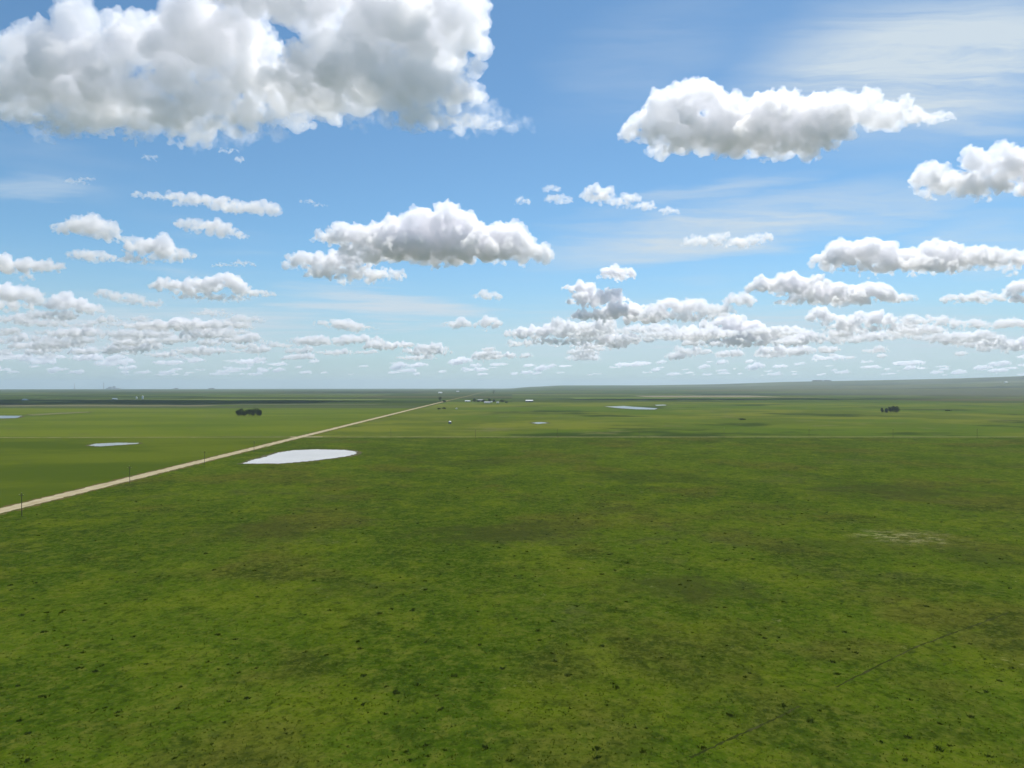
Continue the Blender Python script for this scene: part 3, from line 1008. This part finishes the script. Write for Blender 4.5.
# label, lobes in the photo's own pixels (x, y, half width, half height)
CLOUDS = [
    ('broad cumulus cloud with a grey underside reaching in from the upper left corner',
     [(15, 100, 50, 32), (70, 85, 62, 46), (140, 52, 78, 48), (215, 62, 72, 46), (130, 108, 110, 34), (270, 100, 56, 40), (200, 125, 75, 26), (305, 120, 30, 26), (95, 130, 60, 16)], 1.0, None),
    ('tall cumulus cloud cut by the top edge, with a thin tail to the right',
     [(290, 5, 80, 45), (370, 20, 80, 60), (425, 45, 52, 60), (360, 90, 90, 42), (425, 100, 58, 34), (445, 124, 56, 12), (480, 127, 34, 7), (240, -20, 60, 36), (395, 50, 40, 30)], 1.0, 136),
    ('large lone cumulus cloud pointed at its right end in the clear blue upper right',
     [(650, 134, 26, 18), (686, 116, 40, 27), (742, 122, 58, 30), (800, 122, 60, 27), (842, 120, 40, 26), (888, 122, 36, 16), (928, 118, 26, 8), (690, 145, 46, 22), (780, 150, 66, 20), (725, 142, 60, 28), (800, 140, 50, 24)], 1.0, 172),
    ('wide cumulus cloud with a domed grey shaded top in the middle of the sky',
     [(345, 240, 32, 14), (385, 245, 40, 20), (442, 233, 40, 24), (490, 250, 44, 24), (526, 258, 26, 16), (400, 256, 66, 15), (460, 258, 80, 16), (430, 250, 60, 20)], 1.0, None),
    ('smaller ragged cumulus cloud tucked under the left end of the wide middle one',
     [(312, 266, 28, 13), (345, 262, 34, 15), (378, 277, 30, 11), (345, 277, 45, 9)], 1.0, None),
    ('bright cumulus cloud cut by the right edge below the large lone cloud',
     [(934, 184, 20, 20), (968, 190, 40, 17), (1008, 172, 34, 28), (1050, 180, 50, 30)], 1.0, None),
    ('long low cumulus cloud with grey base running off the right edge',
     [(832, 264, 20, 13), (848, 255, 20, 13), (872, 258, 28, 16), (905, 265, 40, 14), (935, 256, 28, 15), (958, 262, 34, 15), (990, 262, 44, 14), (1045, 264, 45, 14), (915, 270, 80, 9)], 1.0, None),
    ('small two humped cumulus cloud with a thin tail to the left, above a rounder one',
     [(148, 197, 20, 5), (182, 200, 22, 9), (205, 203, 22, 7), (235, 209, 26, 11), (264, 211, 18, 10)], 1.0, None),
    ('small flat based cumulus cloud just below the two humped one',
     [(190, 226, 16, 7), (212, 231, 26, 10), (236, 236, 14, 6)], 1.0, None),
    ('small rounded cumulus cloud alone near the left edge',
     [(72, 232, 18, 11), (92, 230, 24, 14), (108, 238, 12, 9)], 1.0, None),
    ('small flat cumulus cloud directly under the rounded one near the left edge',
     [(82, 258, 15, 8), (100, 260, 16, 8)], 1.0, None),
    ('cumulus cloud with a bright dome touching the small flat one on its left',
     [(152, 250, 25, 15), (135, 262, 20, 7), (176, 258, 18, 11)], 1.0, None),
    ('soft cumulus cloud cut by the left edge, with a pointed right end',
     [(10, 270, 35, 14), (45, 268, 18, 10), (-25, 265, 30, 15)], 1.0, None),
    ('puffy cumulus cloud cut by the left edge under the pointed one',
     [(12, 300, 28, 14), (-20, 300, 30, 18)], 1.0, None),
    ('long thin cumulus cloud lying level in the lower left sky',
     [(166, 287, 20, 8), (190, 291, 24, 10), (226, 288, 24, 12), (252, 295, 22, 7), (210, 299, 44, 5)], 1.0, None),
    ('low cumulus cloud with two small heads left of the long thin one',
     [(106, 296, 15, 7), (128, 301, 20, 7), (148, 305, 18, 6)], 1.0, None),
    ('domed cumulus cloud in the low left bank',
     [(68, 307, 22, 13), (88, 312, 16, 9), (50, 318, 30, 8)], 1.0, None),
    ('small cumulus puff standing between two flat cloud streaks low on the left',
     [(186, 325, 19, 7), (205, 328, 12, 5)], 1.0, None),
    ('flat cumulus streak below the long thin cloud of the lower left',
     [(212, 315, 24, 5), (245, 321, 27, 5)], 1.0, None),
    ('upper of two flat cumulus streaks left of the sky\'s middle, near the horizon',
     [(335, 326, 22, 7), (356, 329, 24, 6)], 1.0, None),
    ('lower of two flat cumulus streaks left of the sky\'s middle, near the horizon',
     [(325, 344, 34, 6), (358, 341, 24, 7)], 1.0, None),
    ('tiny cumulus puff alone right under the wide middle cloud',
     [(487, 298, 14, 7)], 1.0, None),
    ('left one of two tiny cumulus puffs low in the middle of the sky',
     [(457, 326, 14, 7)], 1.0, None),
    ('right one of two tiny cumulus puffs low in the middle of the sky',
     [(488, 326, 12, 8)], 1.0, None),
    ('wispy square cumulus puff left of the ragged drifting cloud',
     [(552, 190, 9, 6), (558, 201, 14, 6)], 1.15, None),
    ('ragged cumulus cloud drifting left under the large lone cloud with a tattered tail',
     [(600, 196, 18, 12), (622, 202, 18, 9), (645, 207, 12, 6), (668, 212, 10, 6)], 1.15, None),
    ('left one of two thin torn clouds side by side under the ragged drifting one',
     [(702, 244, 20, 8), (718, 238, 12, 6)], 1.2, None),
    ('right one of two thin torn clouds side by side under the ragged drifting one',
     [(742, 245, 16, 9), (760, 240, 13, 7)], 1.2, None),
    ('stacked cumulus cloud leaning right, with a small loose cap on top',
     [(617, 276, 20, 8), (582, 290, 20, 8), (598, 302, 32, 12), (628, 318, 36, 14), (592, 318, 26, 8)], 1.0, None),
    ('cumulus cloud with a row of bright heads in the lower right bank',
     [(768, 290, 20, 12), (790, 286, 22, 12), (808, 292, 28, 14), (838, 297, 34, 12), (872, 296, 26, 11), (898, 301, 20, 7), (830, 303, 60, 7)], 1.0, None),
    ('small cumulus head at the left foot of the row of bright heads',
     [(740, 302, 16, 9), (718, 312, 18, 7)], 1.0, None),
    ('low cumulus cloud with a dark round shoulder under the row of bright heads',
     [(822, 319, 14, 12), (845, 324, 24, 11), (880, 322, 22, 10), (905, 327, 20, 6), (860, 330, 44, 6)], 1.0, None),
    ('flat cumulus cloud right of the stacked leaning cloud',
     [(668, 311, 22, 11), (695, 310, 20, 10), (655, 318, 22, 8), (680, 320, 34, 7), (712, 316, 18, 8)], 1.0, None),
    ('low flat cumulus cloud at the right edge over the hazy ridge',
     [(960, 300, 22, 6), (995, 299, 28, 8), (1020, 290, 16, 9), (1040, 300, 30, 8)], 1.0, None),
    ('long cumulus shelf under the stacked leaning cloud',
     [(530, 336, 26, 9), (558, 334, 20, 11), (588, 336, 28, 11), (618, 341, 26, 8), (560, 344, 50, 5)], 1.0, None),
    ('second long cumulus shelf low in the right of the sky',
     [(698, 335, 28, 11), (730, 326, 22, 11), (748, 336, 32, 12), (788, 336, 28, 10), (740, 345, 60, 6)], 1.0, None),
    ('flat cumulus cloud near the right edge close over the horizon bank',
     [(925, 322, 26, 8), (960, 326, 30, 7), (1010, 326, 34, 7)], 1.0, None),
]


def place_cloud(label, lobes, rough, base, i, name='cloud', mat=None):
    base = base if base is not None else max(y + h for x, y, w, h in lobes)
    dyp = CY - base
    D = BASE_ALT * FPX / dyp
    D = D * (1 - .5 * D / (RE * 2) * 0)
    s = D / FPX
    mx = sum(l[0] * l[2] for l in lobes) / sum(l[2] for l in lobes)
    my = sum(l[1] * l[2] for l in lobes) / sum(l[2] for l in lobes)
    rel = [(l[0] - mx, my - l[1], l[2], l[3]) for l in lobes]
    rnd = random.Random(100 + i)
    width = max(l[0] + l[2] for l in lobes) - min(l[0] - l[2] for l in lobes)
    big = width > 150
    k = min(1.0, max(.42, max(l[3] for l in lobes) / 28))
    pts, zb = puff_points(rnd, rel, s, .6 if i < 2 else 1.1, (9, 5) if big else (8, 4))
    o = cloud_mesh(name, pts, zb, s, i * 3.7 + 1, rough * k, .95 if width > 250 else (.8 if big else .5), min(2.5, max(l[3] for l in lobes) * .18))
    o.location = ((mx - CX) * s, D, CAM_H + (CY - my) * s)
    if mat:
        o.data.materials[0] = mat
        return o
    return tag(o, label, 'cloud', 'cumulus clouds drifting over the plain')


VEILS = {1: [(400, 118, 90, 20), (450, 118, 55, 20), (496, 126, 40, 10)], 0: [(60, 105, 80, 26), (30, 122, 60, 14), (200, 130, 90, 18)]}
CLOUDS += [
    ('thin cloud shred trailing from the upper left cloud at the left edge', [(8, 116, 16, 6), (30, 122, 20, 7), (52, 133, 12, 5)], 1.2, 150),
    ('tiny cloud shred hanging below the upper left cloud', [(150, 158, 10, 4)], 1.2, 170),
    ('small torn cloud shred under the right end of the upper left cloud', [(228, 152, 14, 4), (240, 160, 6, 4)], 1.2, 172),
    ('faint wispy shred above the rounded cloud near the left edge', [(76, 182, 14, 3), (88, 179, 9, 3)], 1.3, None),
    ('faint wispy shred alone between the two humped cloud and the wide middle one', [(306, 202, 9, 3), (320, 205, 8, 2.5)], 1.3, None),
    ('thin level cloud wisp right of the bright dome touching the small flat cloud', [(222, 266, 12, 3), (242, 264, 14, 4)], 1.1, None),
    ('lone cumulus puff left of the ragged torn pair, barely wider than tall', [(523, 203, 8, 6)], 1.2, None),
    ('broad flat cumulus bank at the left edge close over the horizon', [(12, 322, 24, 8), (45, 325, 26, 7), (85, 326, 24, 5)], 1.0, None),
    ('second flat cumulus bank low on the left, under the broad one', [(30, 341, 36, 6), (75, 342, 26, 5)], 1.0, None),
    ('low cumulus bank under the small puff between the two streaks', [(130, 341, 22, 7), (160, 341, 26, 8), (210, 344, 14, 6)], 1.0, None),
    ('small flat cumulus cloud between the domed low one and the small puff', [(108, 322, 16, 6), (140, 320, 15, 5)], 1.0, None),
    ('narrow flat cumulus streak below the streak left of the sky middle', [(250, 343, 26, 4), (278, 346, 18, 4)], 1.0, None),
    ('cumulus cloud bridging the flat one and the low shelf on the right', [(650, 332, 30, 8), (672, 338, 24, 6)], 1.0, None),
    ('pale cumulus bank at the right end of the low shelves', [(835, 342, 34, 6), (880, 338, 30, 7)], 1.0, None),
]
for i, (lab, lobes, rough, base) in enumerate(CLOUDS):
    c = place_cloud(lab, lobes, rough, base, i)
    if i < 2 or min(l[1] for l in lobes) > 292:
        c.data.materials[0] = m_light
    vl = VEILS.get(i)
    if vl:
        v = place_cloud(None, vl, 1.6, base, 300 + i, 'veil', m_veil)
        v.parent = c
        v.location = v.location - c.location

# the far banks that nobody could count: many small clouds towards the horizon, in one object
protos = []
for k in range(9):
    rnd = random.Random(900 + k)
    n = rnd.choice((1, 2, 3))
    lobes = [(j * 15.0 + rnd.uniform(-3, 3), rnd.uniform(-1, 1), rnd.uniform(12, 20), rnd.uniform(3.5, 5.5)) for j in range(n)]
    pts, zb = puff_points(rnd, [(a - 7 * n, b, c, d) for a, b, c, d in lobes], 1.0, 1.0, (7, 3))
    o = cloud_mesh('proto', pts, zb, 1.0, 50 + k, .42, .6, .5)
    me = o.data
    co = np.zeros(len(me.vertices) * 3)
    me.vertices.foreach_get('co', co)
    li = np.zeros(len(me.loops), int); me.loops.foreach_get('vertex_index', li)
    ls = np.zeros(len(me.polygons), int); me.polygons.foreach_get('loop_start', ls)
    lt = np.zeros(len(me.polygons), int); me.polygons.foreach_get('loop_total', lt)
    protos.append((co.reshape(-1, 3), li, ls, lt))
    bpy.data.objects.remove(o)
    bpy.data.meshes.remove(me)
rnd = random.Random(77)
VC, LI, LT = [], [], []
nv = 0
for k in range(470):
    yb = 376 - 44 * rnd.random() ** 1.5
    px = rnd.choice((rnd.uniform(-250, 330), rnd.uniform(430, 1300), rnd.uniform(-250, 1300)))
    if yb < 345 and 250 < px < 520:
        continue
    D = BASE_ALT * FPX / (CY - yb)
    s = D / FPX
    f = (CY - yb) / 40 * rnd.uniform(.4, 1.25)
    co, li, ls, lt = protos[rnd.randrange(9)]
    c = co * np.array([s * f * .95, s * f * rnd.uniform(1, 1.8), s * f * rnd.uniform(1.0, 1.9)])
    c += np.array([(px - CX) * s, D, CAM_H + (CY - yb + 4 * f) * s])
    VC.append(c)
    LI.append(li + nv)
    LT.append(lt)
    nv += len(c)
VC, LI, LT = np.concatenate(VC), np.concatenate(LI), np.concatenate(LT)
me = bpy.data.meshes.new('clouds')
me.vertices.add(len(VC)); me.vertices.foreach_set('co', VC.ravel())
me.loops.add(len(LI)); me.loops.foreach_set('vertex_index', LI)
me.polygons.add(len(LT))
me.polygons.foreach_set('loop_start', np.concatenate(([0], np.cumsum(LT)[:-1])))
me.polygons.foreach_set('loop_total', LT)
me.update()
me.materials.append(m_light)
tag(link(bpy.data.objects.new('clouds', me)), 'countless small flat clouds crowding together low over the horizon', 'clouds', kind='stuff')
